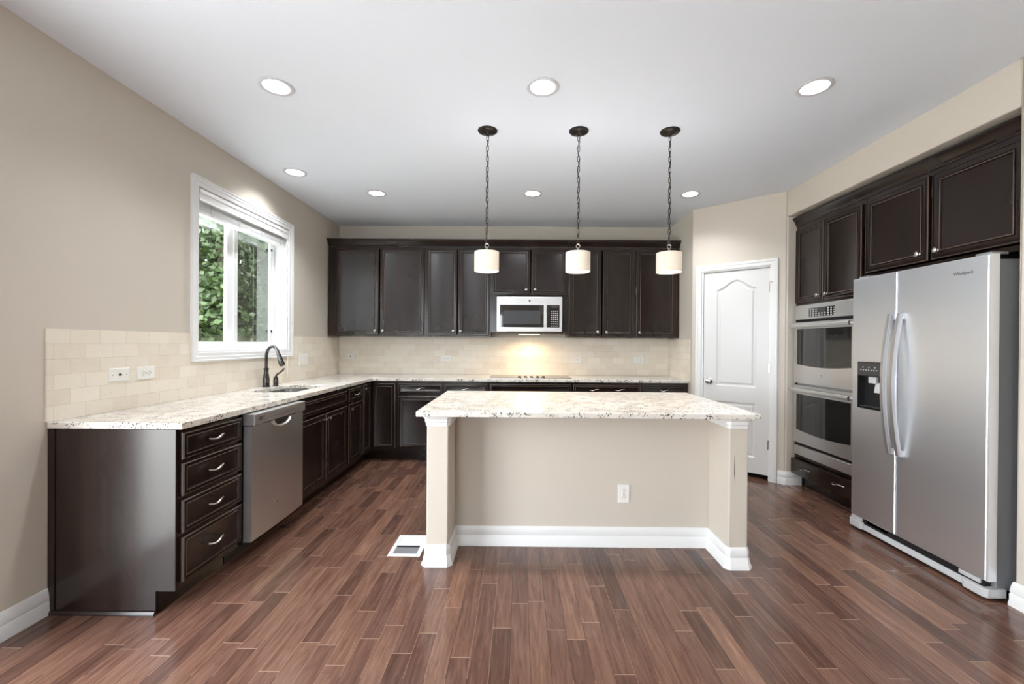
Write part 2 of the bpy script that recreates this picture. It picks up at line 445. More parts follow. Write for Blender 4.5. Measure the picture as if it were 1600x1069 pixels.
struct(MB().sweep([(2.632, YD), (XR + .006, YD), dp(DL - .006), e0], [(-o, h) for o, h in BASE][::-1], zfn) if False else
       MB().sweep([e0, dp(DL - .008), (XR + .008, YD), (2.632, YD)], BASE, zfn), 'baseboard_diagonal', 'white', 'white baseboard wrapping the corner between pantry door and ovens', 'baseboard')

# ------------------------------------------------------------------ window_1
win = thing('window_1', 'white slider window with raised blind above the sink', 'window', (XL, (WY0 + WY1) / 2, WZ0), kind='structure')
wy = (WY0 + WY1) / 2
def wb(*bs, name, mat, parent=win, bevel=.002):
    m = MB()
    for b in bs: m.box(b[0] - XL, b[1] - wy, b[2] - WZ0, b[3] - XL, b[4] - wy, b[5] - WZ0)
    return m.build(name, mat, parent, bevel=bevel)
CAS = [(0, 0), (0, .010), (.006, .014), (.028, .014), (.034, .018), (.050, .018), (.056, .022), (.066, .022), (.066, 0)]
cp = [(WY0, WZ0), (WY0, WZ1), (WY1, WZ1), (WY1, WZ0)]
MB().sweep(cp[::-1], CAS, lambda a, b, h: (h + .0005, a - wy, b - WZ0), closed=True).build('casing', 'white', win, smooth=25)
xf = XL - .125
wb((XL - .158, WY0 + .001, WZ0 + .001, XL, WY0 + .012, WZ1 - .001), (XL - .158, WY1 - .012, WZ0 + .001, XL, WY1 - .001, WZ1 - .001),
   (XL - .158, WY0 + .012, WZ0 + .001, XL, WY1 - .012, WZ0 + .012), (XL - .158, WY0 + .012, WZ1 - .012, XL, WY1 - .012, WZ1 - .001), name='jamb', mat='white')
fy0, fy1, fz0, fz1 = WY0 + .012, WY1 - .012, WZ0 + .012, WZ1 - .012
wb((xf - .03, fy0, fz0, xf, fy0 + .03, fz1), (xf - .03, fy1 - .036, fz0, xf, fy1, fz1), (xf - .03, fy0 + .03, fz0, xf, fy1 - .036, fz0 + .035), (xf - .03, fy0 + .03, fz1 - .03, xf, fy1 - .036, fz1), name='frame', mat='vinyl')
def sash(y0, y1, xs, bw0, bw1):
    s = wb((xs - .022, y0, fz0 + .036, xs, y0 + bw0, fz1 - .031), (xs - .022, y1 - bw1, fz0 + .036, xs, y1, fz1 - .031),
           (xs - .022, y0 + bw0, fz0 + .036, xs, y1 - bw1, fz0 + .062), (xs - .022, y0 + bw0, fz1 - .056, xs, y1 - bw1, fz1 - .031), name='sash', mat='vinyl')
    g = MB().box(xs - .014 - XL, y0 + bw0 - wy, fz0 + .062 - WZ0, xs - .010 - XL, y1 - bw1 - wy, fz1 - .056 - WZ0).build('pane', 'pane', s)
    return s
sash(fy0 + .031, 3.545, xf - .001, .03, .075)
sash(3.552, fy1 - .037, xf - .007, .05, .012)
wb((xf + .001, 3.548, fz0 + .036, xf + .006, 3.592, fz1 - .031), name='interlock', mat='white')
sc = wb((xf - .0295 - .002, 3.59, fz0 + .04, xf - .0295, 4.098, fz1 - .035), name='insect_screen', mat='screen', bevel=0)
for z in (2.02, 1.55): wb((xf + .006, 3.555, z - .025, xf + .014, 3.568, z + .025), name='latch', mat='white')
for z in (2.17, 1.40): wb((xf - .004, 4.085, z - .012, xf + .006, 4.100, z + .012), name='screen_clip', mat='black')
# blind: hangs in the window, a thing of its own
bl = thing('window_blind', 'white venetian blind pulled all the way up in the window above the sink', 'blind', (XL, wy, WZ1 - .012))
def bb(*bs, name, mat='white', bevel=.001):
    m = MB()
    for b in bs: m.box(b[0] - XL, b[1] - wy, b[2] - (WZ1 - .012), b[3] - XL, b[4] - wy, b[5] - (WZ1 - .012))
    return m.build(name, mat, bl, bevel=bevel)
y0, y1 = WY0 + .014, WY1 - .014
VAL = [(0, 0), (.008, .0), (.012, .006), (.008, .014), (.008, .05), (.014, .058), (.014, .07), (.010, .078), (.010, .084), (0, .084)]
MB().poly([[(XL - .004 + o - XL, y - wy, 2.282 + h - (WZ1 - .012)) for o, h in VAL] for y in (y0, y1)]).build('valance', 'white', bl)
bb((XL - .06, y0, 2.31, XL - .008, y1, 2.355), name='headrail')
m_ = MB()
for k in range(14):
    z = 2.222 + k * .0055
    m_.box(-.062 , y0 + .004 - wy, z - (WZ1 - .012), -.012, y1 - .004 - wy, z + .0028 - (WZ1 - .012))
m_.build('slats', 'white', bl)
bb((XL - .064, y0 + .002, 2.200, XL - .010, y1 - .002, 2.219), name='bottom_rail')
for y in (3.14, 3.45, 3.75, 4.03):
    bb((XL - .010, y - .010, 2.205, XL - .0085, y + .010, 2.30), name='ladder_tape', mat='greylight', bevel=0)
MB().tube([(.006, 4.092 - wy, z - (WZ1 - .012)) for z in (2.2, 1.9, 1.5, 1.26)] + [(.027, 4.095 - wy, 1.21 - (WZ1 - .012)), (.029, 4.100 - wy, 1.05 - (WZ1 - .012)), (.024, 4.104 - wy, .965 - (WZ1 - .012))], [.0022] * 6 + [.005], 6).build('pull_cord', 'plate', bl)

# ------------------------------------------------------------------ door_1 (pantry)
dr = thing('door_1', 'white two panel pantry door with arched upper panel', 'door', (XS, YS, 0), DANG, kind='structure')
dx0, dx1 = .118, .724
def door_slab():
    m = MB(); t0, yf = .036, .012       # slab from y=.048 back to y=.012 front (local +y is into the pantry)
    z0, z1 = .048, 2.046
    def outline(x0, x1, za, zb, arch, n=14):
        pts = [(x0, za), (x1, za)]
        top = []
        for k in range(n + 1):
            q = k / n; x = x1 + (x0 - x1) * q
            s_ = .5 - .5 * math.cos(2 * math.pi * q)
            top.append((x, zb + arch * s_))
        return pts + top
    bm = bmesh.new()
    outer = [(dx0, z0), (dx1, z0), (dx1, z1), (dx0, z1)]
    P1 = (.245, .612, .885, 1.868, .088); P2 = (.245, .612, .20, .728, 0.0)
    es = []; rings = []
    def lp(pts, y):
        vs = [bm.verts.new((a, y, b)) for a, b in pts]
        e = [bm.edges.new((vs[i - 1], vs[i])) for i in range(len(vs))]
        return vs, e
    vo, e = lp(outer, yf); es += e
    for P in (P1, P2):
        v0, e = lp(outline(*P), yf); es += e; prev = v0
        for ins, y in ((.006, yf + .006), (.014, yf + .010), (.024, yf + .010), (.038, yf + .003)):
            o = outline(P[0] + ins, P[1] - ins, P[2] + ins, P[3] - ins, P[4] * (1 - ins))
            cur = [bm.verts.new((a, y, b)) for a, b in o]
            for i in range(len(cur)): bm.faces.new((prev[i - 1], prev[i], cur[i], cur[i - 1]))
            prev = cur
        bm.faces.new(prev)
    bmesh.ops.triangle_fill(bm, edges=es, use_beauty=True)
    vb = [bm.verts.new((a, .048, b)) for a, b in outer]
    for i in range(4): bm.faces.new((vo[i - 1], vo[i], vb[i], vb[i - 1]))
    bm.faces.new(vb)
    bmesh.ops.recalc_face_normals(bm, faces=bm.faces)
    me = bpy.data.meshes.new('slab'); bm.to_mesh(me); bm.free(); me.materials.append(M['door_white'])
    for p in me.polygons: p.use_smooth = True
    me.set_sharp_from_angle(angle=R(18))
    o = bpy.data.objects.new('slab', me); col.objects.link(o); o.parent = dr; return o
slab = door_slab()
DCAS = [(0, 0), (0, .010), (.008, .013), (.030, .013), (.036, .017), (.052, .017), (.058, .014), (.058, 0)]
MB().sweep([(DS1, 0), (DS1, DZ), (DS0, DZ), (DS0, 0)][::1], DCAS, lambda a, b, h: (a, -h - .0005, b)).build('casing', 'white', dr, smooth=25)
MB().box(DS0 + .001, .001, 0, DS0 + .017, .108, DZ - .001).box(DS1 - .015, .001, 0, DS1 - .001, .108, DZ - .001).box(DS0 + .017, .001, DZ - .017, DS1 - .015, .108, DZ - .001).build('jamb', 'white', dr)
kn = MB().lathe([(.001, .012), (.030, .012), (.030, .004), (.014, .002), (.011, -.02), (.016, -.032), (.026, -.042), (.028, -.052), (.022, -.062), (.001, -.066)], 24, (.182, 0, .927), 'y').build('knob', 'nickel', dr)
MB().box(dx0 - .001, .010, .905, dx0 + .003, .040, .955).build('latch_plate', 'nickel', dr)
for z in (1.85, 1.08, .345):
    h_ = MB().lathe([(.006, -.045), (.006, .045)], 10, (dx1 + .003, .006, z)).box(dx1 - .004, .006, z - .045, dx1 + .010, .0125, z + .045).build('hinge', 'nickel', dr)
MB().tube([(dx1 + .003, .004, 1.905), (dx1 + .012, -.02, 1.905), (dx1 + .030, -.035, 1.90)], .004, 8).build('hinge_stop', 'nickel', dr)

# ------------------------------------------------------------------ backsplash
bz0, bz1 = CT + .0006, 1.357
bs = MB().box(XL + .0005, 2.022, bz0, XL + .010, 2.914, bz1).box(XL + .0005, 2.914, bz0, XL + .010, 4.221, 1.157).box(XL + .0005, 4.221, bz0, XL + .010, YB - .0105, bz1)
tag(bs.build('tile_backsplash', 'tile_y'), 'cream travertine subway tile backsplash on the left wall under the window', 'backsplash')
tag(MB().box(XL + .0108, YB - .010, bz0, XS - .0108, YB - .0005, 1.372).build('tile_backsplash', 'tile_x'), 'long cream travertine subway tile backsplash under the back wall cabinets', 'backsplash')
tag(MB().box(XS - .010, YS + .05, bz0, XS - .0005, YB - .0105, bz1).build('tile_backsplash', 'tile_y'), 'short piece of cream tile backsplash at the right end of the back counter', 'backsplash')

# ------------------------------------------------------------------ countertops
def slab_mesh(name, outline, holes, z1, t, mat, bevel=.004):
    bm = bmesh.new(); es = []
    for lp in [outline] + holes:
        vs = [bm.verts.new((a, b, z1 - t)) for a, b in lp]
        es += [bm.edges.new((vs[i - 1], vs[i])) for i in range(len(vs))]
    bmesh.ops.triangle_fill(bm, edges=es, use_beauty=True)
    r = bmesh.ops.extrude_face_region(bm, geom=bm.faces[:])
    bmesh.ops.translate(bm, verts=[g for g in r['geom'] if isinstance(g, bmesh.types.BMVert)], vec=(0, 0, t))
    bmesh.ops.dissolve_limit(bm, angle_limit=R(2), verts=bm.verts, edges=bm.edges)
    bmesh.ops.recalc_face_normals(bm, faces=bm.faces)
    me = bpy.data.meshes.new(name); bm.to_mesh(me); bm.free(); me.materials.append(M[mat])
    o = bpy.data.objects.new(name, me); col.objects.link(o)
    b = o.modifiers.new('bevel', 'BEVEL'); b.width = bevel; b.segments = 3; b.limit_method = 'ANGLE'; b.angle_limit = R(50)
    return o
def rrect(x0, y0, x1, y1, r, n=5):
    p = []
    for cx, cy, a in ((x1 - r, y1 - r, 0), (x0 + r, y1 - r, 90), (x0 + r, y0 + r, 180), (x1 - r, y0 + r, 270)):
        p += [(cx + r * math.cos(R(a + 90 * k / n)), cy + r * math.sin(R(a + 90 * k / n))) for k in range(n + 1)]
    return p
SX0, SX1, SY0, SY1 = -2.09, -1.735, 3.30, 3.86
ctp = slab_mesh('countertop', [(XL + .001, 2.03), (XL + .645, 2.03), (XL + .645, YB - .645), (XS - .001, YB - .645), (XS - .001, YB - .001), (XL + .001, YB - .001)],
                [rrect(SX0, SY0, SX1, SY1, .06)], CT, SL, 'granite')
tag(ctp, 'L-shaped white speckled granite countertop along the left and back walls', 'countertop')
isl = slab_mesh('countertop', [(-.585, 2.436), (1.352, 2.420), (1.352, 3.50), (-.585, 3.50)], [], CT, SL, 'granite')
tag(isl, 'white speckled granite slab on top of the kitchen island', 'countertop')

# sink, faucet
sk = thing('kitchen_sink', 'stainless undermount sink in the counter below the window', 'sink', ((SX0 + SX1) / 2, (SY0 + SY1) / 2, CT - SL - .2))
cx, cy = (SX0 + SX1) / 2, (SY0 + SY1) / 2
def ring(ex, z, r): return [(a - cx, b - cy, z - (CT - SL - .2)) for a, b in rrect(SX0 - ex, SY0 - ex, SX1 + ex, SY1 + ex, r)]
zt = CT - SL - .001
MB().poly([ring(.02, zt, .07), ring(.003, zt, .06), ring(.0, zt - .17, .05), ring(-.02, zt - .19, .05), ring(-.022, zt - .193, .05), ring(.002, zt - .175, .06), ring(.006, zt - .004, .07), ring(.02, zt - .004, .07)], False, False).add(ring(-.02, zt - .19, .05), [list(range(24))]).build('basin', 'satin', sk)
MB().lathe([(.001, .0125), (.034, .0125), (.040, .011), (.040, .009)], 20, (0, 0, 0)).build('drain', 'chrome', sk)
fc = thing('kitchen_faucet', 'dark gooseneck pull-down faucet standing behind the sink', 'faucet', (-2.168, 3.685, CT))
MB().lathe([(.030, .0005), (.030, .006), (.026, .012), (.027, .03), (.028, .05), (.024, .085), (.019, .115), (.017, .14), (.019, .148), (.021, .152), (.021, .160), (.014, .163)], 24).build('body', 'faucet', fc)
d_ = Vector((.15, -.075, 0))
pts = [(0, 0, .158), (0, 0, .20), (0, 0, .25)]
for k in range(1, 13):
    a = math.pi - math.pi * k / 14
    pts.append((d_.x * (.5 + .5 * math.cos(a)), d_.y * (.5 + .5 * math.cos(a)), .25 + .098 * math.sin(a)))
MB().tube(pts, .0125, 14, up=(1, 0, 0)).build('spout', 'faucet', fc)
p0, p1 = Vector(pts[-1]), Vector(pts[-1]) + (Vector(pts[-1]) - Vector(pts[-2])).normalized() * .115
q = [p0 + (p1 - p0) * t for t in (0, .08, .1, .3, .6, .9, 1)]
MB().tube(q, [.013, .013, .016, .017, .020, .023, .020], 16, up=(1, 0, 0)).build('spray_head', 'faucet', fc)
hb = MB().lathe([(.024, .0005), (.024, .006), (.019, .01), (.021, .03), (.020, .055), (.017, .075), (.010, .085), (.002, .088)], 20, (.035, .085, 0)).build('handle_base', 'faucet', fc)
MB().tube([(.035, .085, .08), (.045, .082, .10), (.075, .076, .118), (.105, .07, .14), (.118, .068, .155)], [.009, .008, .0065, .0075, .006], 10).build('lever', 'faucet', fc)

# ------------------------------------------------------------------ cabinet parts (local: front faces -y, x right, z up)
T = .020
def front(x0, x1, z0, z1, parent, name='door', y=0.0, fr=.052, s=1.0, mat='wood', t=T):
    b = [(0, 0), (0, -t + .009), (.0007, -t + .0056), (.0026, -t + .0026), (.0056, -t + .0007), (.009, -t), (.0115, -t), (.0125, -t + .0035), (.0150, -t + .0035), (.0162, -t + .0006), (.0185, -t + .0003)]
    b += [(fr - .0175 * s, -t + .0050 * s), (fr - .0160 * s, -t + .0085 * s), (fr - .0138 * s, -t + .0085 * s)]
    b += [(fr - s * (.0080 + .0056 * math.cos(math.pi * k / 6)), -t + s * (.0075 - .0062 * math.sin(math.pi * k / 6))) for k in range(7)]
    b += [(fr - .0008 * s, -t + .0115), (fr + .004 * s, -t + .0128)]
    lim = min(x1 - x0, z1 - z0) / 2 - .004
    o = MB().rloops([(x0 + min(i, lim), x1 - min(i, lim), z0 + min(i, lim), z1 - min(i, lim), y + d) for i, d in b]).build(name, mat, parent, smooth=42)
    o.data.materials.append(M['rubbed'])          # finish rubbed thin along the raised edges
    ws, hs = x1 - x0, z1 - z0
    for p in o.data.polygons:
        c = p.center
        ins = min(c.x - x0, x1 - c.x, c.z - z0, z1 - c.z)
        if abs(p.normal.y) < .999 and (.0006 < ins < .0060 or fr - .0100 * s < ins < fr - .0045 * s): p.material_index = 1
    return o
def knob(x, z, parent, y=-T):
    k = MB().lathe([(.001, 0), (.009, 0), (.009, -.003), (.0055, -.006), (.0055, -.014), (.011, -.017), (.0155, -.020), (.0155, -.023), (.012, -.0245), (.011, -.026), (.008, -.0275), (.001, -.029)], 18, (x, y, z), 'y').build('knob', 'nickel', parent)
    return k
def pull(x, z, parent, y=-T, w=.10):
    pts = []; rr = []
    for k in range(15):
        q = k / 14; a = (q - .5)
        pts.append((x + a * w, y - .024 * math.sin(math.pi * min(1, max(0, q))) ** .5 - .001, z + .006 * math.sin(2 * math.pi * q) * -1 + .006 * (q - .5)))
        rr.append(.0062 - .0028 * abs(a) * 2 + (.002 if k in (0, 14) else 0))
    return MB().tube(pts, rr, 8).build('handle', 'nickel', parent)
def carcass(w, d, z0, z1, parent, toe=True, name='carcass', back=True):
    m = MB().box(0, .02, z0, .018, d, z1).box(w - .018, .02, z0, w, d, z1).box(.018, .02, z0, w - .018, d, z0 + .018)
    if back: m.box(.018, d - .012, z0 + .018, w - .018, d, z1)
    m.build(name, 'wood', parent)
    if toe: MB().box(0, .093, 0, w, .108, z0).build('toe_kick', 'wood', parent)
def face_frame(w, z0, z1, parent, rails=(), stile=.02, stiles=()):
    m = MB().box(0, 0, z0, stile, .019, z1).box(w - stile, 0, z0, w, .019, z1)
    m.box(stile, 0, z0, w - stile, .019, z0 + .03).box(stile, 0, z1 - .03, w - stile, .019, z1)
    for a, b in rails: m.box(stile, 0, a, w - stile, .019, b)
    for a, b in stiles: m.box(a, 0, z0 + .03, b, .019, z1 - .03)
    m.build('face_frame', 'wood', parent)
KZ = .112; TOPZ = CT - SL - .0015
def base(label, loc, rz, w, fronts, group, rails=((.715, .74),), stiles=()):
    o = thing('base_cabinet', label, 'cabinet', loc, rz, group)
    carcass(w, .598, KZ, TOPZ, o); face_frame(w, KZ, TOPZ, o, rails, stiles=stiles)
    for kind, x0, x1, z0, z1, hw in fronts:
        if kind == 'drawer':
            f = front(x0, x1, z0, z1, o, 'drawer', fr=.030, s=.8)
            for hx in hw: pull(hx, (z0 + z1) / 2 + .002, f)
        elif kind == 'panel': front(x0, x1, z0, z1, o, 'false_front', fr=.030, s=.8)
        else:
            f = front(x0, x1, z0, z1, o)
            if hw: knob(hw[0], hw[1], f)
    return o
XF = XL + .61
GL = 'base cabinets along the left wall'; GB = 'base cabinets along the back wall'
a90 = math.pi / 2
# left run, near to far
o = base('dark four drawer base cabinet at the near end of the left counter', (XF, 2.05, 0), a90, .45,
     [('drawer', .010, .446, .733, .862, (.228,)), ('drawer', .010, .446, .556, .715, (.228,)), ('drawer', .010, .446, .378, .538, (.228,)), ('drawer', .010, .446, .143, .360, (.228,))], GL, rails=((.715, .733), (.538, .556), (.36, .378)))
# finished end panel with toe notch, on local x = -0.002
ep = MB().poly([[(x, y, z) for (y, z) in ((0.001, TOPZ), (.001, KZ), (.094, KZ), (.094, .0), (.598, 0), (.598, TOPZ))] for x in (-.0125, -.0005)])
ep.build('end_panel', 'wood', o, bevel=.001)
MB().box(-.0165, .575, .022, -.0128, .607, TOPZ).build('scribe_strip', 'wood', o)
MB().poly([[(-.0127, y, 0), (-.026, y, 0), (-.026, y, .008), (-.020, y, .018), (-.0127, y, .021)] for y in (.094, .606)]).build('shoe_moulding', 'wood', o)
base('dark sink base cabinet with long blank front and two doors right of the dishwasher', (XF, 3.135, 0), a90, .915,
     [('panel', .02, .897, .735, .848, None), ('door', .02, .444, .152, .708, (.408, .663)), ('door', .456, .897, .152, .708, (.492, .663))], GL)
base('narrow dark base cabinet with one drawer and one door beside the back left corner', (XF, 4.055, 0), a90, .375,
     [('drawer', .015, .365, .735, .855, (.195,)), ('door', .015, .365, .15, .712, (.055, .66))], GL)
# corner unit
cc = thing('corner_cabinet', 'dark corner base cabinet with two narrow full height doors at the back left corner', 'cabinet', (XF, YB - .61, 0), 0, None)
MB().box(-.018, -.284, KZ, 0, .0, TOPZ).box(0, -.018 + .018, KZ, .284, .018, TOPZ).build('face_frame', 'wood', cc)
MB().box(-.11, -.284, 0, -.094, .108, KZ).box(-.094, .094, 0, .284, .108, KZ).build('toe_kick', 'wood', cc)
MB().box(-.6, -.284, KZ, -.02, -.27, TOPZ).box(.27, .02, KZ, .284, .6, TOPZ).box(-.6, -.27, KZ, -.02, .6, KZ + .018).box(-.02, .02, KZ, .27, .6, KZ + .018).build('carcass', 'wood', cc)
f = front(.032, .275, .146, .858, cc, fr=.045)
f = front(-.275, -.034, .146, .858, cc, fr=.045); f.rotation_euler = (0, 0, a90)
# that door lies along the left run: its local x runs along +Y
knob(-.245, .815, f)
# back run
def bx(x): return (x, YB - .61, 0)
base('dark base cabinet with drawer over door, left of the island on the back wall', bx(-1.340), 0, .508,
     [('drawer', .020, .498, .745, .858, (.26,)), ('door', .020, .498, .146, .722, (.455, .665))], GB)
base('dark drawer base cabinet half hidden behind the island corner, left of the cooktop', bx(-.830), 0, .492,
     [('drawer', .018, .482, .745, .858, (.25,)), ('door', .018, .482, .146, .722, (.06, .665))], GB)
base('wide dark base cabinet under the cooktop behind the island', bx(-.336), 0, .910,
     [('panel', .014, .900, .745, .858, None), ('door', .014, .452, .146, .722, (.415, .665)), ('door', .462, .900, .146, .722, (.499, .665))], GB)
base('wide dark drawer base cabinet right of the cooktop behind the island', bx(.576), 0, .752,
     [('drawer', .010, .742, .745, .858, (.24, .52)), ('door', .010, .372, .146, .722, (.335, .665)), ('door', .38, .742, .146, .722, (.417, .665))], GB)
base('rightmost dark base cabinet of the back wall, beside the return wall', bx(1.330), 0, .500,
     [('drawer', .010, .49, .745, .858, (.25,)), ('door', .010, .49, .146, .722, (.06, .665))], GB)

# ------------------------------------------------------------------ upper cabinets, back wall
UY = 4.996; UD = YB - .012 - UY - .0; UZ = 1.376
GU = 'wall cabinets on the back wall'
def upper(label, x0, w, doors, z0=UZ, z1=2.41, stiles=(), group=GU):
    o = thing('wall_cabinet', label, 'cabinet', (x0, UY, 0), 0, group)
    m = MB().box(0, .0195, z0, .016, UD, z1).box(w - .016, .0195, z0, w, UD, z1).box(.016, .0195, z0 + .012, w - .016, UD, z0 + .028).box(.016, .0195, z1 - .016, w - .016, UD, z1).box(.016, UD - .008, z0 + .028, w - .016, UD, z1 - .016)
    m.build('carcass', 'wood', o)
    face_frame(w, z0, z1, o, stile=.018, stiles=stiles)
    for a, b, kx in doors:
        f = front(a - x0, b - x0, z0 + .008, 2.388, o, fr=.056)
        knob(kx - x0, z0 + .062, f)
    return o
upper('leftmost dark wall cabinet, the widest two doors beside the left wall', -2.218, 1.121, [(-2.134, -1.634, -1.668), (-1.616, -1.106, -1.580)], stiles=((.018, .082),))
upper('dark two door wall cabinet just left of the microwave', -1.096, .758, [(-1.086, -.728, -.764), (-.716, -.350, -.680)])
upper('short dark two door wall cabinet above the microwave', -.338, .893, [(-.330, .114, .070), (.130, .534, .172)], z0=1.858)
upper('dark two door wall cabinet just right of the microwave', .556, .775, [(.564, .936, .894), (.954, 1.314, .995)])
upper('rightmost dark single door wall cabinet on the back wall', 1.3315, .5045, [(1.338, 1.800, 1.374)], stiles=((.465, .487),))
CR = [(0, 0), (.008, .0), (.008, .012), (.014, .016), (.020, .026), (.034, .048), (.050, .064), (.056, .068), (.056, .080), (0, .080)]
cr = MB().sweep([(-2.218, UY), (1.836, UY)], [(o + .0005, h + 2.411) for o, h in CR], zfn)
tag(cr.build('crown_moulding', 'wood', smooth=25), 'long dark crown moulding on top of the back wall cabinets', 'moulding')

# ------------------------------------------------------------------ right side: oven tower and fridge cabinet (front faces -X)
XC = 2.575; RZ = -a90
ov = thing('oven_cabinet', 'tall dark oven cabinet with two upper doors and one bottom drawer beside the pantry corner', 'cabinet', (XC, YD - .002, 0), RZ)
W = .812
MB().box(0, .02, KZ, .012, .60, 2.40).box(W - .012, .02, KZ, W, .60, 2.40).box(.012, .02, .272, W - .012, .60, .286).box(.012, .02, 1.674, W - .012, .60, 1.688).box(.012, .59, KZ, W - .012, .60, 2.40).box(.012, .02, KZ, W - .012, .59, KZ + .012).build('carcass', 'wood', ov)
m = MB().box(0, 0, KZ, .014, .0195, 2.40).box(W - .02, 0, KZ, W, .0195, 2.40).box(.014, 0, .268, W - .02, .0195, .296).box(.014, 0, 1.668, W - .02, .0195, 1.70).box(.014, 0, 2.36, W - .02, .0195, 2.40).box(.378, 0, 1.70, .402, .0195, 2.36)
m.build('face_frame', 'wood', ov)
MB().box(0, .07, 0, W, .085, KZ).build('toe_kick', 'wood', ov)
for a, b, k in ((.012, .376, .330), (.386, .786, .430)):
    f = front(a, b, 1.688, 2.366, ov, fr=.056); knob(k, 1.735, f)
f = MB().rloops([(.012, .790, .122, .262, 0), (.012, .790, .122, .262, -.040), (.014, .788, .124, .260, -.0435), (.018, .784, .128, .256, -.045)]).build('drawer', 'wood', ov)
pull(.215, .200, f, -.045, .12); pull(.615, .200, f, -.045, .12)
rc = thing('fridge_cabinet', 'dark two door cabinet above the stainless refrigerator', 'cabinet', (XC, 3.228, 0), RZ)
W = 1.040
MB().box(0, .02, 1.80, .016, .60, 2.40).box(W - .016, .02, 1.80, W, .60, 2.40).box(.016, .02, 1.806, W - .016, .60, 1.82).box(.016, .59, 1.82, W - .016, .60, 2.40).build('carcass', 'wood', rc)
face_frame(W, 1.80, 2.40, rc, stile=.014)
for a, b, k in ((.006, .500, .446), (.522, 1.018, .566)):
    f = front(a, b, 1.840, 2.372, rc, fr=.058); knob(k, 1.892, f)
cr = MB().sweep([(YD - .003, -XC), (YA + .004, -XC)], [(o * .72 + .0005, h + 2.4015) for o, h in CR][::-1], lambda a, b, h: (-b, a, h))
# profile offset is to the right of travel in (Y,-X) space; fix sign by checking direction
tag(cr.build('crown_moulding', 'wood', smooth=25), 'dark crown moulding across the oven and fridge cabinets on the right', 'moulding')

# ------------------------------------------------------------------ double wall oven
def badge(parent, x, y, z, r, mat='chrome'):
    b = MB().lathe([(.0005, 0), (r, 0), (r, -.002), (r * .86, -.003), (r * .8, -.002), (.0005, -.002)], 20, (x, y, z), 'y').build('badge', mat, parent)
    text_mesh('GE', r * 1.05, 'lettering', 'rubber', b, (x, y - .0024, z), (a90, 0, 0), .0003)
    return b
oven = thing('double_wall_oven', 'stainless steel double wall oven in the tall dark cabinet', 'oven', (XC - .001, 4.022, .30), RZ)
OW = .735; z_ = .30
def ob(name, mat, *bs, parent=oven, bevel=.0015):
    m = MB()
    for b in bs: m.box(*b)
    return m.build(name, mat, parent, bevel=bevel)
ob('body', 'grey', (.01, .002, .002, OW - .01, .54, 1.360))
cpn = ob('control_panel', 'steel', (0, -.026, 1.236, OW, .0, 1.364), bevel=.003)
pd = ob('display', 'blackglass', (.20, -.0285, 1.250, .515, -.0262, 1.328), parent=cpn, bevel=0)
ob('clock', 'rubber', (.305, -.0292, 1.290, .405, -.0286, 1.318), parent=cpn, bevel=0)
for i in range(9):
    for j in range(4):
        x = .214 + i * .036
        if 2 < i < 6 and j > 1: continue
        MB().box(x, -.0292, 1.255 + j * .018, x + .016, -.0286, 1.255 + j * .018 + .009).build('button', 'buttonlt', cpn)
ob('vent_gap', 'void', (.004, -.004, 1.212, OW - .004, .0, 1.234), bevel=0)
def oven_door(z0, z1, wz0, wz1, hz):
    m = MB(); y = -.028
    bm = bmesh.new(); es = []
    def lp(p):
        vs = [bm.verts.new((a, y, b)) for a, b in p]; es.extend(bm.edges.new((vs[i - 1], vs[i])) for i in range(len(vs))); return vs
    x0, x1 = .040, OW - .040; n = 16
    hole = [(x0, wz1), (x1, wz1)] + [(x1 + (x0 - x1) * k / n, wz0 - .018 * math.sin(math.pi * k / n)) for k in range(n + 1)]
    vo = lp([(0, z0), (OW, z0), (OW, z1), (0, z1)]); vh = lp(hole)
    bmesh.ops.triangle_fill(bm, edges=es, use_beauty=True)
    vb = [bm.verts.new((v.co.x, -.001, v.co.z)) for v in vo]
    for i in range(4): bm.faces.new((vo[i - 1], vo[i], vb[i], vb[i - 1]))
    bm.faces.new(vb)
    vi = [bm.verts.new((v.co.x, y + .004, v.co.z)) for v in vh]
    for i in range(len(vh)): bm.faces.new((vh[i - 1], vh[i], vi[i], vi[i - 1]))
    bmesh.ops.recalc_face_normals(bm, faces=bm.faces)
    me = bpy.data.meshes.new('oven_door'); bm.to_mesh(me); bm.free(); me.materials.append(M['steel'])
    d = bpy.data.objects.new('oven_door', me); col.objects.link(d); d.parent = oven
    MB().poly([[(a, y + .0035, b) for a, b in hole], [(a, y + .0015, b) for a, b in hole]]).build('glass', 'blackglass', d)
    h = MB()
    rnd = [(-.006, -.018), (-.012, -.012), (-.014, 0), (-.012, .012), (-.006, .018), (.004, .018), (.004, -.018)]
    h.poly([[(x, -.066 + a, hz + b) for a, b in rnd] for x in (.012, OW - .012)])
    for x in (.03, OW - .05): h.box(x, -.062, hz - .010, x + .02, -.028, hz + .010)
    h.build('handle', 'steel', d, smooth=50)
    return d
d1 = oven_door(.660, 1.210, .830, 1.150, 1.178)
badge(d1, .365, -.0285, .750, .014)
d2 = oven_door(.118, .640, .235, .560, .600)
ob('vent_gap', 'void', (.004, -.006, .092, OW - .004, .0, .116), bevel=0)
ob('lower_trim', 'steel', (.004, -.024, .004, OW - .004, .0, .090), bevel=.003)

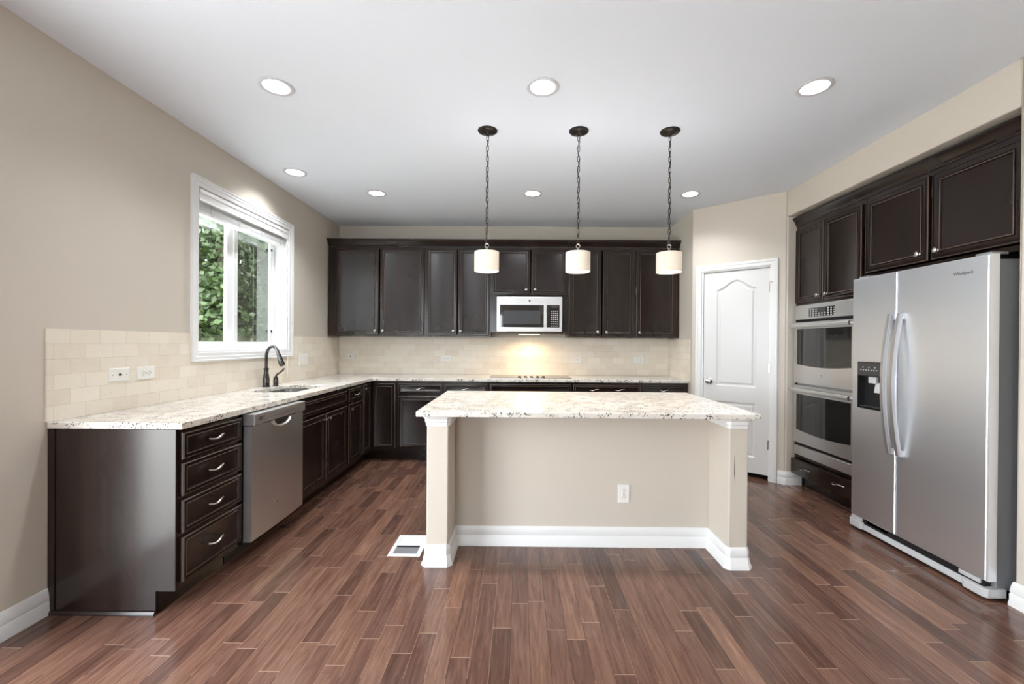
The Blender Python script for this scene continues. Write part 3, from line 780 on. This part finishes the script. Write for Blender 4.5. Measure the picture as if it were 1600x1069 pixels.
# ------------------------------------------------------------------ refrigerator
fr = thing('refrigerator', 'tall stainless side-by-side refrigerator with curved handles and black dispenser', 'refrigerator', (2.39, 3.118, 0), RZ)
FW = .905
MB().rloops([(.012, FW - .012, .05, 1.752, .62), (.012, FW - .012, .05, 1.752, .066), (.016, FW - .016, .054, 1.748, .062)]).build('body', 'grey', fr, smooth=30)
MB().box(.02, .052, .11, FW - .02, .0615, 1.745).build('gasket', 'black', fr)
def fdoor(name, x0, x1, hole=None):
    z0, z1 = .100, 1.778; e = .008
    L = [(x0, x1, z0, z1, .052), (x0, x1, z0, z1, .014), (x0 + .0012, x1 - .0012, z0 + .0012, z1 - .0012, .007), (x0 + .004, x1 - .004, z0 + .004, z1 - .004, .0025), (x0 + e, x1 - e, z0 + e, z1 - e, 0)]
    if hole: L += [(*hole, 0), (*hole, .046)]
    return MB().rloops(L).build(name, 'fridge_steel', fr, smooth=25)
HX0, HX1, HZ0, HZ1 = .053, .262, .868, 1.193
fz = fdoor('freezer_door', 0, .366, (HX0, HX1, HZ0, HZ1))
fd = fdoor('fridge_door', .371, FW)
def fhandle(x, parent):
    m = MB(); n = 20; rings = []
    for k in range(n + 1):
        q = k / n; z = .612 + (1.508 - .612) * q
        y = -.014 - .046 * math.sin(math.pi * q) ** .9
        t = .013
        rings.append([(x - .016, y + .010, z), (x - .016, y - .002, z), (x - .011, y - .010, z), (x + .011, y - .010, z), (x + .016, y - .002, z), (x + .016, y + .010, z)])
    m.poly(rings)
    for z0, z1 in ((.612, .650), (1.470, 1.508)): m.box(x - .015, -.012, z0, x + .015, -.0002, z1)
    m.build('handle', 'handle_steel', parent, smooth=40)
fhandle(.335, fz); fhandle(.404, fd)
g = .0015
dp_ = MB().rloops([(HX0 + g, HX1 - g, HZ0 + g, HZ1 - g, .002), (HX0 + g, HX1 - g, HZ0 + g, HZ1 - g, -.002), (HX0 + .008, HX1 - .008, HZ0 + .008, HZ1 - .098, -.003), (HX0 + .010, HX1 - .010, HZ0 + .012, HZ1 - .100, .042)], False, True)
dp_.build('dispenser_recess', 'black', fz, smooth=20)
MB().box(HX0 + .006, -.0055, HZ1 - .094, HX1 - .006, -.0032, HZ1 - .006).build('dispenser_panel', 'rubber', fz)
for i in range(7): MB().box(HX0 + .03 + i * .022, -.0062, HZ1 - .060, HX0 + .041 + i * .022, -.0056, HZ1 - .054).build('dispenser_button', 'buttonlt', fz)
for i in range(3): MB().box(HX0 + .05 + i * .05, -.0062, HZ1 - .042, HX0 + .058 + i * .05, -.0056, HZ1 - .034).build('dispenser_light', 'buttonlt', fz)
MB().box(HX0 + .085, .006, HZ1 - .146, HX0 + .150, .026, HZ1 - .101).build('ice_chute', 'greylight', fz, bevel=.003)
MB().poly([[(x, .004, .985), (x, .034, .995), (x, .034, 1.055), (x, .014, 1.050)] for x in (HX0 + .135, HX0 + .19)]).build('dispenser_paddle', 'greylight', fz, bevel=.003)
MB().box(HX0 + .015, .0, HZ0 + .014, HX1 - .015, .036, HZ0 + .020).build('drip_tray', 'rubber', fz)
text_mesh('Whirlpool', .0245, 'lettering', 'rubber', fd, (FW - .132, -.0006, 1.698), (a90, 0, 0), .0004)
MB().box(.03, -.012 + .03, .045, FW - .03, .055, .094).build('grille_slot', 'void', fr)
gm = MB().box(.10, .010, .022, FW - .13, .026, .060)
gm.poly([[(x, y, z) for x, y in ((-.026, .045), (-.026, .020), (-.004, -.002), (.085, -.002), (.10, .010), (.10, .045))] for z in (.020, .070)])
gm.poly([[(x, y, z) for x, y in ((FW - .13, .045), (FW - .13, .010), (FW - .11, -.006), (FW - .012, -.006), (FW + .004, .006), (FW + .004, .10), (FW - .012, .10))] for z in (.018, .062)])
gm.build('base_grille', 'greylight', fr, bevel=.002)
for a, b, c in ((0, .09, .006), (.12, .30, .018), (FW - .15, FW - .04, .010)): MB().box(a, c, .072, b, .04, .096).build('hinge_bracket', 'greylight', fr, bevel=.002)
for x in (.02, FW - .06):
    for y in (.06, .54): MB().box(x, y, 0, x + .04, y + .04, .05).build('foot', 'black', fr)
for x in (.02, FW - .10): MB().box(x, .03, 1.7785, x + .08, .12, 1.792).build('hinge_cover', 'grey', fr, bevel=.003)

# ------------------------------------------------------------------ dishwasher
dw = thing('dishwasher', 'stainless dishwasher with front controls built in under the left counter', 'dishwasher', (-1.557, 2.5045, 0), a90)
DWW = .598
MB().box(.005, .055, .11, DWW - .005, .58, .875).build('tub', 'black', dw)
MB().box(.004, .16, 0.0, DWW - .004, .175, .108).build('toe_panel', 'black', dw)
n = 12; rings = []
for k in range(n + 1):
    x = .004 + (DWW - .008) * k / n; b = -.006 * math.sin(math.pi * k / n)
    rings.append([(x, .05, .128), (x, .005 + b, .128), (x, b, .134), (x, b, .806), (x, .05, .806)])
dd = MB().poly(rings).build('door', 'steel', dw, smooth=30)
cpnl = MB().rloops([(.002, DWW - .002, .812, .876, .054), (.002, DWW - .002, .812, .876, -.012), (.005, DWW - .005, .815, .873, -.016)]).build('control_panel', 'steel', dw, smooth=30)
for z in (.849, .838): MB().box(.036, -.0166, z, .085, -.0158, z + .004).build('vent_slot', 'void', cpnl)
for i in range(12): MB().box(.14 + i * .028, -.0165, .836, .150 + i * .028, -.0159, .840).build('button', 'rubber', cpnl)
for i in range(8): MB().box(.30 + i * .018, -.0165, .846, .309 + i * .018, -.0159, .848).build('button', 'rubber', cpnl)
MB().box(.13, -.010, .806, .47, .03, .812).build('handle_gap', 'void', dw)
# pocket handle: crescent lip with dark scoop
n = 14; oo = []; ii = []
for k in range(n + 1):
    a = math.pi * k / n
    oo.append((.30 - .105 * math.cos(a), .8055 - .050 * math.sin(a))); ii.append((.30 - .088 * math.cos(a), .8055 - .036 * math.sin(a)))
rings = [[(o_[0], -.004, o_[1]), (o_[0] * .6 + i_[0] * .4, -.022, o_[1] * .6 + i_[1] * .4), (i_[0], -.016, i_[1]), (i_[0], -.003, i_[1])] for o_, i_ in zip(oo, ii)]
MB().poly(rings).build('handle_lip', 'steel', dd, smooth=60)
MB().poly([[(a, -.0072, b) for a, b in ii], [(a, -.004, b) for a, b in ii]]).build('handle_scoop', 'void', dd)
badge(dd, .255, -.0062, .280, .0125)

# ------------------------------------------------------------------ microwave
mw = thing('microwave', 'stainless over-the-range microwave hung under the short cabinet', 'microwave', (.109, 4.926, 1.41), 0)
MX = .3735
MB().box(-MX, .045, .012, MX, .385, .435).build('body', 'black', mw)
def pan(x0, x1, z0, z1, y0, y1, e=.004): return MB().rloops([(x0, x1, z0, z1, y0), (x0, x1, z0, z1, y1 + e), (x0 + e * .4, x1 - e * .4, z0 + e * .4, z1 - e * .4, y1 + e * .3), (x0 + e, x1 - e, z0 + e, z1 - e, y1)])
md = pan(-MX, MX, .026, .426, .044, 0).build('door', 'steel', mw, smooth=25)
MB().box(-.338, -.003, .076, .163, -.0002, .330).build('window_glass', 'blackglass', md)
MB().box(-.295, -.0036, .112, .125, -.0031, .268).build('window_mesh', 'rubber', md)
MB().box(.200, -.003, .076, .342, -.0002, .330).build('control_panel', 'blackglass', md)
for i in range(4):
    for j in range(8): MB().box(.245 + i * .022, -.0036, .088 + j * .024, .258 + i * .022, -.0031, .097 + j * .024).build('button', 'buttonlt', md)
MB().box(.24, -.0036, .300, .33, -.0031, .322).build('clock', 'rubber', md)
hm = MB().box(.168, -.040, .078, .194, -.026, .330).box(.172, -.026, .085, .190, 0, .11).box(.172, -.026, .298, .190, 0, .323)
hm.build('handle', 'steel', md, bevel=.004)
badge(md, .0, -.0002, .378, .0135)
MB().poly([[(x, .03, .025), (x, .38, .025), (x, .38, .0), (x, .06, .0), (x, .03, .014)] for x in (-MX + .02, MX - .02)]).build('vent_hood', 'black', mw)
MB().box(-.12, .09, -.004, .12, .15, -.0005).build('lamp_lens', 'hoodlamp', mw)
lamp('hood_lamp', 'AREA', (0, .16, -.012), (R(-18), 0, 0), 3.0, (1, .74, .45), mw, shape='RECTANGLE', size=.22, size_y=.06)
# fillers beside it
for x0, x1, s in ((-.3375, -.268, 'left'), (.486, .5555, 'right')):
    tag(MB().box(x0, UY - .0, 1.43, x1, UY + .02, 1.8575).build('filler_panel', 'wood'), f'dark filler panel on the {s} side of the microwave', 'filler panel', 'fillers beside the microwave')

# ------------------------------------------------------------------ cooktop
ck = thing('cooktop', 'flat black glass electric cooktop set into the back counter', 'cooktop', (.122, 4.98, CT), 0)
MB().box(-.455, -.232, .0006, .455, .235, .008).build('glass_top', 'blackglass', ck, bevel=.002)
MB().box(-.458, -.236, .0003, .458, .239, .0045).build('trim', 'steel', ck)
for i in range(5):
    k = MB().lathe([(.001, .0082), (.019, .0082), (.019, .012), (.016, .026), (.012, .028), (.001, .028)], 18, (-.122 + i * .066, -.190, 0)).build('knob', 'black', ck)
    MB().lathe([(.0195, .0084), (.0215, .0084), (.0215, .0105), (.0195, .0105)], 18, (-.122 + i * .066, -.190, 0), 'z', False, False).build('ring', 'chrome', k)
for x, y, r in ((-.28, .08, .10), (-.28, -.10, .075), (0, .04, .12), (.28, .09, .075), (.28, -.09, .10)):
    MB().lathe([(r, .0083), (r + .002, .0085), (r + .004, .0083)], 40, (x, y, 0), 'z', False, False).build('burner_ring', 'rubber', ck)

# ------------------------------------------------------------------ island
iy0, iy1 = 2.52, 2.79
il = thing('kitchen_island', 'beige half-wall kitchen island with two end posts and white baseboard', 'island', (.397, 2.79, 0), 0)
ox, oy = .397, 2.79
XI0, XI1, XJ0, XJ1 = -.540, -.412, 1.224, 1.336
TZ = CT - SL - .001
bd = MB()
prism(bd, [(XI0 - ox, iy1 - oy), (XI0 - ox, 2.905 - oy), (XJ1 - ox, 2.905 - oy), (XJ1 - ox, iy1 - oy)], 0, TZ)
bd.build('knee_wall', 'wall', il)
for a, b in ((XI0, XI1), (XJ0, XJ1)):
    MB().box(a - ox, iy0 - oy, 0, b - ox, iy1 - oy, TZ).build('end_post', 'wall', il, bevel=.009, seg=4)
c_ = .012
pth = [(XI0, 2.90), (XI0, iy0 + c_), (XI0 + c_, iy0), (XI1 - c_, iy0), (XI1, iy0 + c_), (XI1, iy1), (XJ0, iy1), (XJ0, iy0 + c_), (XJ0 + c_, iy0), (XJ1 - c_, iy0), (XJ1, iy0 + c_), (XJ1, 2.90)]
pl = [(x - ox, y - oy) for x, y in pth]
IB = [(0, 0), (.027, 0), (.027, .012), (.019, .030), (.014, .060), (.010, .066), (.013, .074), (.012, .104), (.008, .116), (.005, .122), (0, .122)]
def sw(path, prof): return MB().sweep(path, prof, zfn)
sw(pl, IB).build('baseboard', 'white', il, smooth=25)
CAP = [(0, 0), (.006, 0), (.008, .020), (.012, .024), (.012, .040), (.018, .046), (.024, .058), (.024, .066), (0, .066)]
capz = TZ - .0665
for seg in (pl[:6], pl[6:]):
    sw(seg, [(o, h + capz) for o, h in CAP]).build('cap_moulding', 'white', il, smooth=25)
# cabinets on the far side of the island
MB().box(XI0 - ox, 2.906 - oy, .11, XJ1 - ox, 3.44 - oy, TZ).box(XI0 + .02 - ox, 2.906 - oy, 0, XJ1 - .02 - ox, 3.36 - oy, .11).build('carcass', 'wood', il)
for k in range(4):
    x0 = XI0 - ox + .012 + k * .466
    f = front(-(x0 + .454), -x0, .13, .86, il); f.rotation_euler = (0, 0, math.pi); f.location = (0, 3.4405 - oy, 0)
    knob(-(x0 + (.41 if k % 2 == 0 else .045)), .81, f)
MB().poly([[(x - ox, iy0 - .0006 - oy, z) for x, z in ((1.256, .665), (1.2585, .63), (1.2575, .56), (1.260, .50), (1.2545, .55), (1.2555, .62))], [(x - ox, iy0 + .002 - oy, z) for x, z in ((1.256, .665), (1.2585, .63), (1.2575, .56), (1.260, .50), (1.2545, .55), (1.2555, .62))]]).build('paint_scuff', 'dark_slot', il)

# ------------------------------------------------------------------ wall plates  (local: plate in xz, front -y)
def plate(label, loc, rz, kind, group, horiz=True, w=.120, h=.074):
    o = thing('wall_plate', label, 'wall plate', loc, rz, group)
    if not horiz: w, h = .074, .117
    MB().rloops([(-w / 2, w / 2, -h / 2, h / 2, 0), (-w / 2, w / 2, -h / 2, h / 2, -.003), (-w / 2 + .003, w / 2 - .003, -h / 2 + .003, h / 2 - .003, -.0062)]).build('plate', 'plate', o, smooth=20)
    P = lambda a, b: (a, b) if horiz else (b, a)
    if kind == 'outlet':
        for s in (-1, 1):
            x, z = P(s * .0195, 0)
            r = MB().lathe([(.001, -.0082), (.0150, -.0082), (.0165, -.006)], 20, (x, 0, z), 'y').build('receptacle', 'plate', o)
            m = MB()
            for q in (-1, 1):
                a, b = P(s * .0195 - .002, q * .0062); m.box(a - (.0042 if horiz else .0011), -.0088, b - (.0011 if horiz else .0042), a + (.0042 if horiz else .0011), -.0080, b + (.0011 if horiz else .0042))
            a, b = P(s * .0195 + .0085, 0); m.box(a - .0022, -.0088, b - .0022, a + .0022, -.0080, b + .0022)
            m.build('slots', 'dark_slot', r)
        MB().lathe([(.001, -.0074), (.0032, -.0074), (.0032, -.006)], 10, (0, 0, 0), 'y').build('screw', 'nickel', o)
    elif kind == 'coax':
        MB().lathe([(.001, -.015), (.0045, -.015), (.0045, -.008), (.0075, -.008), (.0075, -.006)], 14, (0, 0, 0), 'y').build('jack', 'dark_slot', o)
        for s in (-1, 1):
            a, b = P(s * .042, 0); MB().lathe([(.001, -.0074), (.0032, -.0074), (.0032, -.006)], 10, (a, 0, b), 'y').build('screw', 'nickel', o)
    elif kind == 'switch':
        for s in (-.023, .023):
            MB().rloops([(s - .0165, s + .0165, -.033, .033, -.0062), (s - .0165, s + .0165, -.033, .033, -.008), (s - .015, s + .015, -.031, .031, -.0095)]).build('rocker', 'plate', o)
    return o
xt = XL + .0104; yt = YB - .0104
plate('white cable plate with one centre jack, leftmost plate on the left backsplash', (xt, 2.387, 1.113), a90, 'coax', None)
plate('white double outlet beside the cable plate on the left backsplash near the counter end', (xt, 2.558, 1.112), a90, 'outlet', 'outlets in the backsplash')
plate('white double rocker switch plate on the left backsplash right of the window', (xt, 4.43, 1.122), a90, 'switch', None, w=.160, h=.118)
plate('white cable plate on the back backsplash near the left corner', (-2.083, yt, 1.130), 0, 'coax', None)
plate('white outlet on the back backsplash left of the microwave', (-.906, yt, 1.112), 0, 'outlet', 'outlets in the backsplash')
plate('white outlet on the back backsplash just right of the microwave', (.701, yt, 1.104), 0, 'outlet', 'outlets in the backsplash')
plate('white outlet at the right end of the back backsplash', (1.464, yt, 1.110), 0, 'outlet', 'outlets in the backsplash')
plate('white upright outlet on the beige front of the island', (.678, iy1 - .0004, .338), 0, 'outlet', None, horiz=False)

# ------------------------------------------------------------------ floor register
vr = thing('floor_register', 'white metal floor vent register beside the left island post', 'floor vent', (-.70, 2.765, 0), 0)
vx, vy = .1, .143
m = MB()
m.poly([[(x, y, .0005) for x, y in ((-vx, -vy), (vx, -vy), (vx, vy), (-vx, vy))], [(x, y, .004) for x, y in ((-vx + .003, -vy + .003), (vx - .003, -vy + .003), (vx - .003, vy - .003), (-vx + .003, vy - .003))],
        [(x, y, .0042) for x, y in ((-.076, -.118), (.076, -.118), (.076, .118), (-.076, .118))], [(x, y, .0012) for x, y in ((-.074, -.116), (.074, -.116), (.074, .116), (-.074, .116))]], False, True)
m.build('frame', 'white', vr, smooth=15)
MB().box(-.073, -.115, .0013, .073, -.005, .0016).build('duct_opening', 'grey', vr)
MB().box(-.073, .0, .0014, .073, .115, .0034).build('damper', 'white', vr)
m = MB()
for k in range(6): m.box(-.072, -.030 + k * .004, .0018, .072, -.0285 + k * .004, .0030)
m.build('louvre', 'rubber', vr)

# ------------------------------------------------------------------ recessed lights
def downlight():
    o = thing('recessed_light', LIGHTS[0][2], 'ceiling light', (LIGHTS[0][0], LIGHTS[0][1], H), 0, 'recessed ceiling lights')
    MB().lathe([(.073, -.0005), (.092, -.0005), (.092, -.004), (.086, -.007), (.070, -.003), (.069, .004)], 40, (0, 0, 0), 'z', False, False).build('trim_ring', 'trim_ring', o, smooth=50)
    MB().lathe([(.0690, .003), (.0645, .030), (.058, .060), (.057, .062), (.0715, .064), (.0715, .003)], 40, (0, 0, 0), 'z', False, False).build('baffle', 'white', o, smooth=50)
    MB().lathe([(.001, .050), (.035, .051), (.056, .056), (.056, .060), (.001, .060)], 32).build('lens', 'lens', o)
    lamp('downlight', 'SPOT', (0, 0, .045), (0, 0, 0), 46, (.93, .965, 1), o, spot_size=R(132), spot_blend=1.0, shadow_soft_size=.05)
    return o
dl = downlight()
for x, y, lab in LIGHTS[1:]:
    c = copy_tree(dl); c.location = (x, y, H); c['label'] = lab

# ------------------------------------------------------------------ pendants
def pendant():
    o = thing('pendant_light', 'left of the three chain hung drum pendants over the island', 'pendant light', (-.227, 2.922, H), 0, 'pendant lights over the island')
    MB().lathe([(.001, -.0005), (.066, -.0005), (.066, -.006), (.060, -.013), (.040, -.020), (.016, -.026), (.008, -.034), (.001, -.035)], 32).build('canopy', 'bronze', o)
    m = MB(); zt, zb = -.034, -.765; n = 21; pitch = (zt - zb) / n
    for k in range(n):
        zc = zt - (k + .5) * pitch; hl = pitch * .5 + .0035 - .008; w_ = .0072; pts = []
        for a in range(8): t = math.pi * a / 7; pts.append((w_ * math.cos(t), hl + w_ * math.sin(t)))
        for a in range(8): t = math.pi + math.pi * a / 7; pts.append((w_ * math.cos(t), -hl + w_ * math.sin(t)))
        m.tube([((p, 0, zc + q) if k % 2 == 0 else (0, p, zc + q)) for p, q in pts], .0022, 6, closed=True, up=(0, 1, 0) if k % 2 == 0 else (1, 0, 0))
    m.build('chain', 'bronze', o, smooth=60)
    MB().tube([(.008 * math.sin(k * 1.05), .006 * math.cos(k * .8), zt + (zb - zt) * k / 30) for k in range(31)], .0016, 6).build('cord', 'bronze', o)
    MB().tube([(.013 * math.sin(t), 0, -.778 + .013 * math.cos(t)) for t in [2 * math.pi * k / 14 for k in range(14)]], .0028, 6, closed=True, up=(0, 1, 0)).lathe([(.001, -.788), (.006, -.790), (.0085, -.796), (.005, -.803), (.009, -.808), (.012, -.816), (.012, -.8225), (.001, -.8235)], 16).build('stem', 'aged_nickel', o)
    z1, z0, r = -.822, -.952, .083
    MB().lathe([(r, z0), (r, z1), (r - .003, z1 + .0015), (r - .004, z1), (r - .004, z0), (r, z0)], 48, (0, 0, 0), 'z', False, False).lathe([(r - .004, z1 - .002), (.013, z1 - .001)], 48, (0, 0, 0), 'z', False, False).build('shade', 'shade', o, smooth=50)
    MB().lathe([(.001, z0 + .004), (r - .0045, z0 + .004), (r - .0045, z0 + .007), (.001, z0 + .007)], 48).build('diffuser', 'diffuser', o)
    lamp('pendant_bulb', 'SPOT', (0, 0, z0 - .004), (0, 0, 0), 7, (1, .80, .56), o, spot_size=R(165), spot_blend=.6, shadow_soft_size=.06)
    lamp('ceiling_fill', 'SPOT', (0, 0, z1 + .006), (math.pi, 0, 0), 4, (.96, .97, 1), o, spot_size=R(172), spot_blend=1.0, shadow_soft_size=.07)  # added fill above the closed shade, brightens the ceiling
    return o
pn = pendant()
for x, lab in ((.389, 'middle of the three chain hung drum pendants over the island'), (1.003, 'right of the three chain hung drum pendants, nearest the pantry door')):
    c = copy_tree(pn); c.location = (x, 2.922, H); c['label'] = lab

# ------------------------------------------------------------------ outside the window
tag(MB().box(-40, -30, -.5, XL - .17, 45, -.35).build('ground', 'bounce_ground'), 'pale concrete ground outside the window, toned to bounce light in', 'ground', kind='structure')
def tree(label, x, y, h, rad, mat, n, seed, name='leafy_tree'):
    rnd = random.Random(seed)
    o = thing(name, label, 'tree', (x, y, -.35), 0, 'trees outside the window')
    MB().tube([(0, 0, 0), (.05, .03, h * .3), (-.04, .06, h * .6), (.02, 0, h * .9)], [.11, .09, .06, .02], 8).build('trunk', 'bark', o)
    m = MB(); clumps = []
    for _ in range(70):
        a = rnd.uniform(0, 2 * math.pi); z = rnd.uniform(.12, 1.0); rr = rad * rnd.uniform(.25, 1) * (1.15 - .55 * z)
        clumps.append((rr * math.cos(a), rr * math.sin(a), z * h, rnd.uniform(.28, .62)))
    for i in range(n):
        cx, cy, cz, cr = clumps[rnd.randrange(len(clumps))]
        d = Vector((rnd.gauss(0, 1), rnd.gauss(0, 1), rnd.gauss(0, .8))); d.normalize(); d *= cr * rnd.uniform(.55, 1.05)
        p = Vector((cx, cy, cz)) + d
        t = Vector((rnd.gauss(0, 1), rnd.gauss(0, 1), rnd.gauss(-.4, .6))).normalized(); b = t.cross(Vector((rnd.gauss(0, 1), rnd.gauss(0, 1), rnd.gauss(0, 1)))).normalized()
        L_ = rnd.uniform(.07, .14); Wd = L_ * .32
        m.add([p, p + t * L_ * .45 + b * Wd, p + t * L_, p + t * L_ * .45 - b * Wd], [(0, 1, 2, 3)])
    m.build('foliage', mat, o)
    return o
tree('sunlit leafy tree outside the left pane of the window', -5.0, 7.2, 4.6, 1.15, 'leaf_a', 24000, 3)
tree('leafy tree with shade-toned leaves outside behind the screened right pane', -5.9, 10.8, 5.2, 1.45, 'leaf_b', 26000, 5)
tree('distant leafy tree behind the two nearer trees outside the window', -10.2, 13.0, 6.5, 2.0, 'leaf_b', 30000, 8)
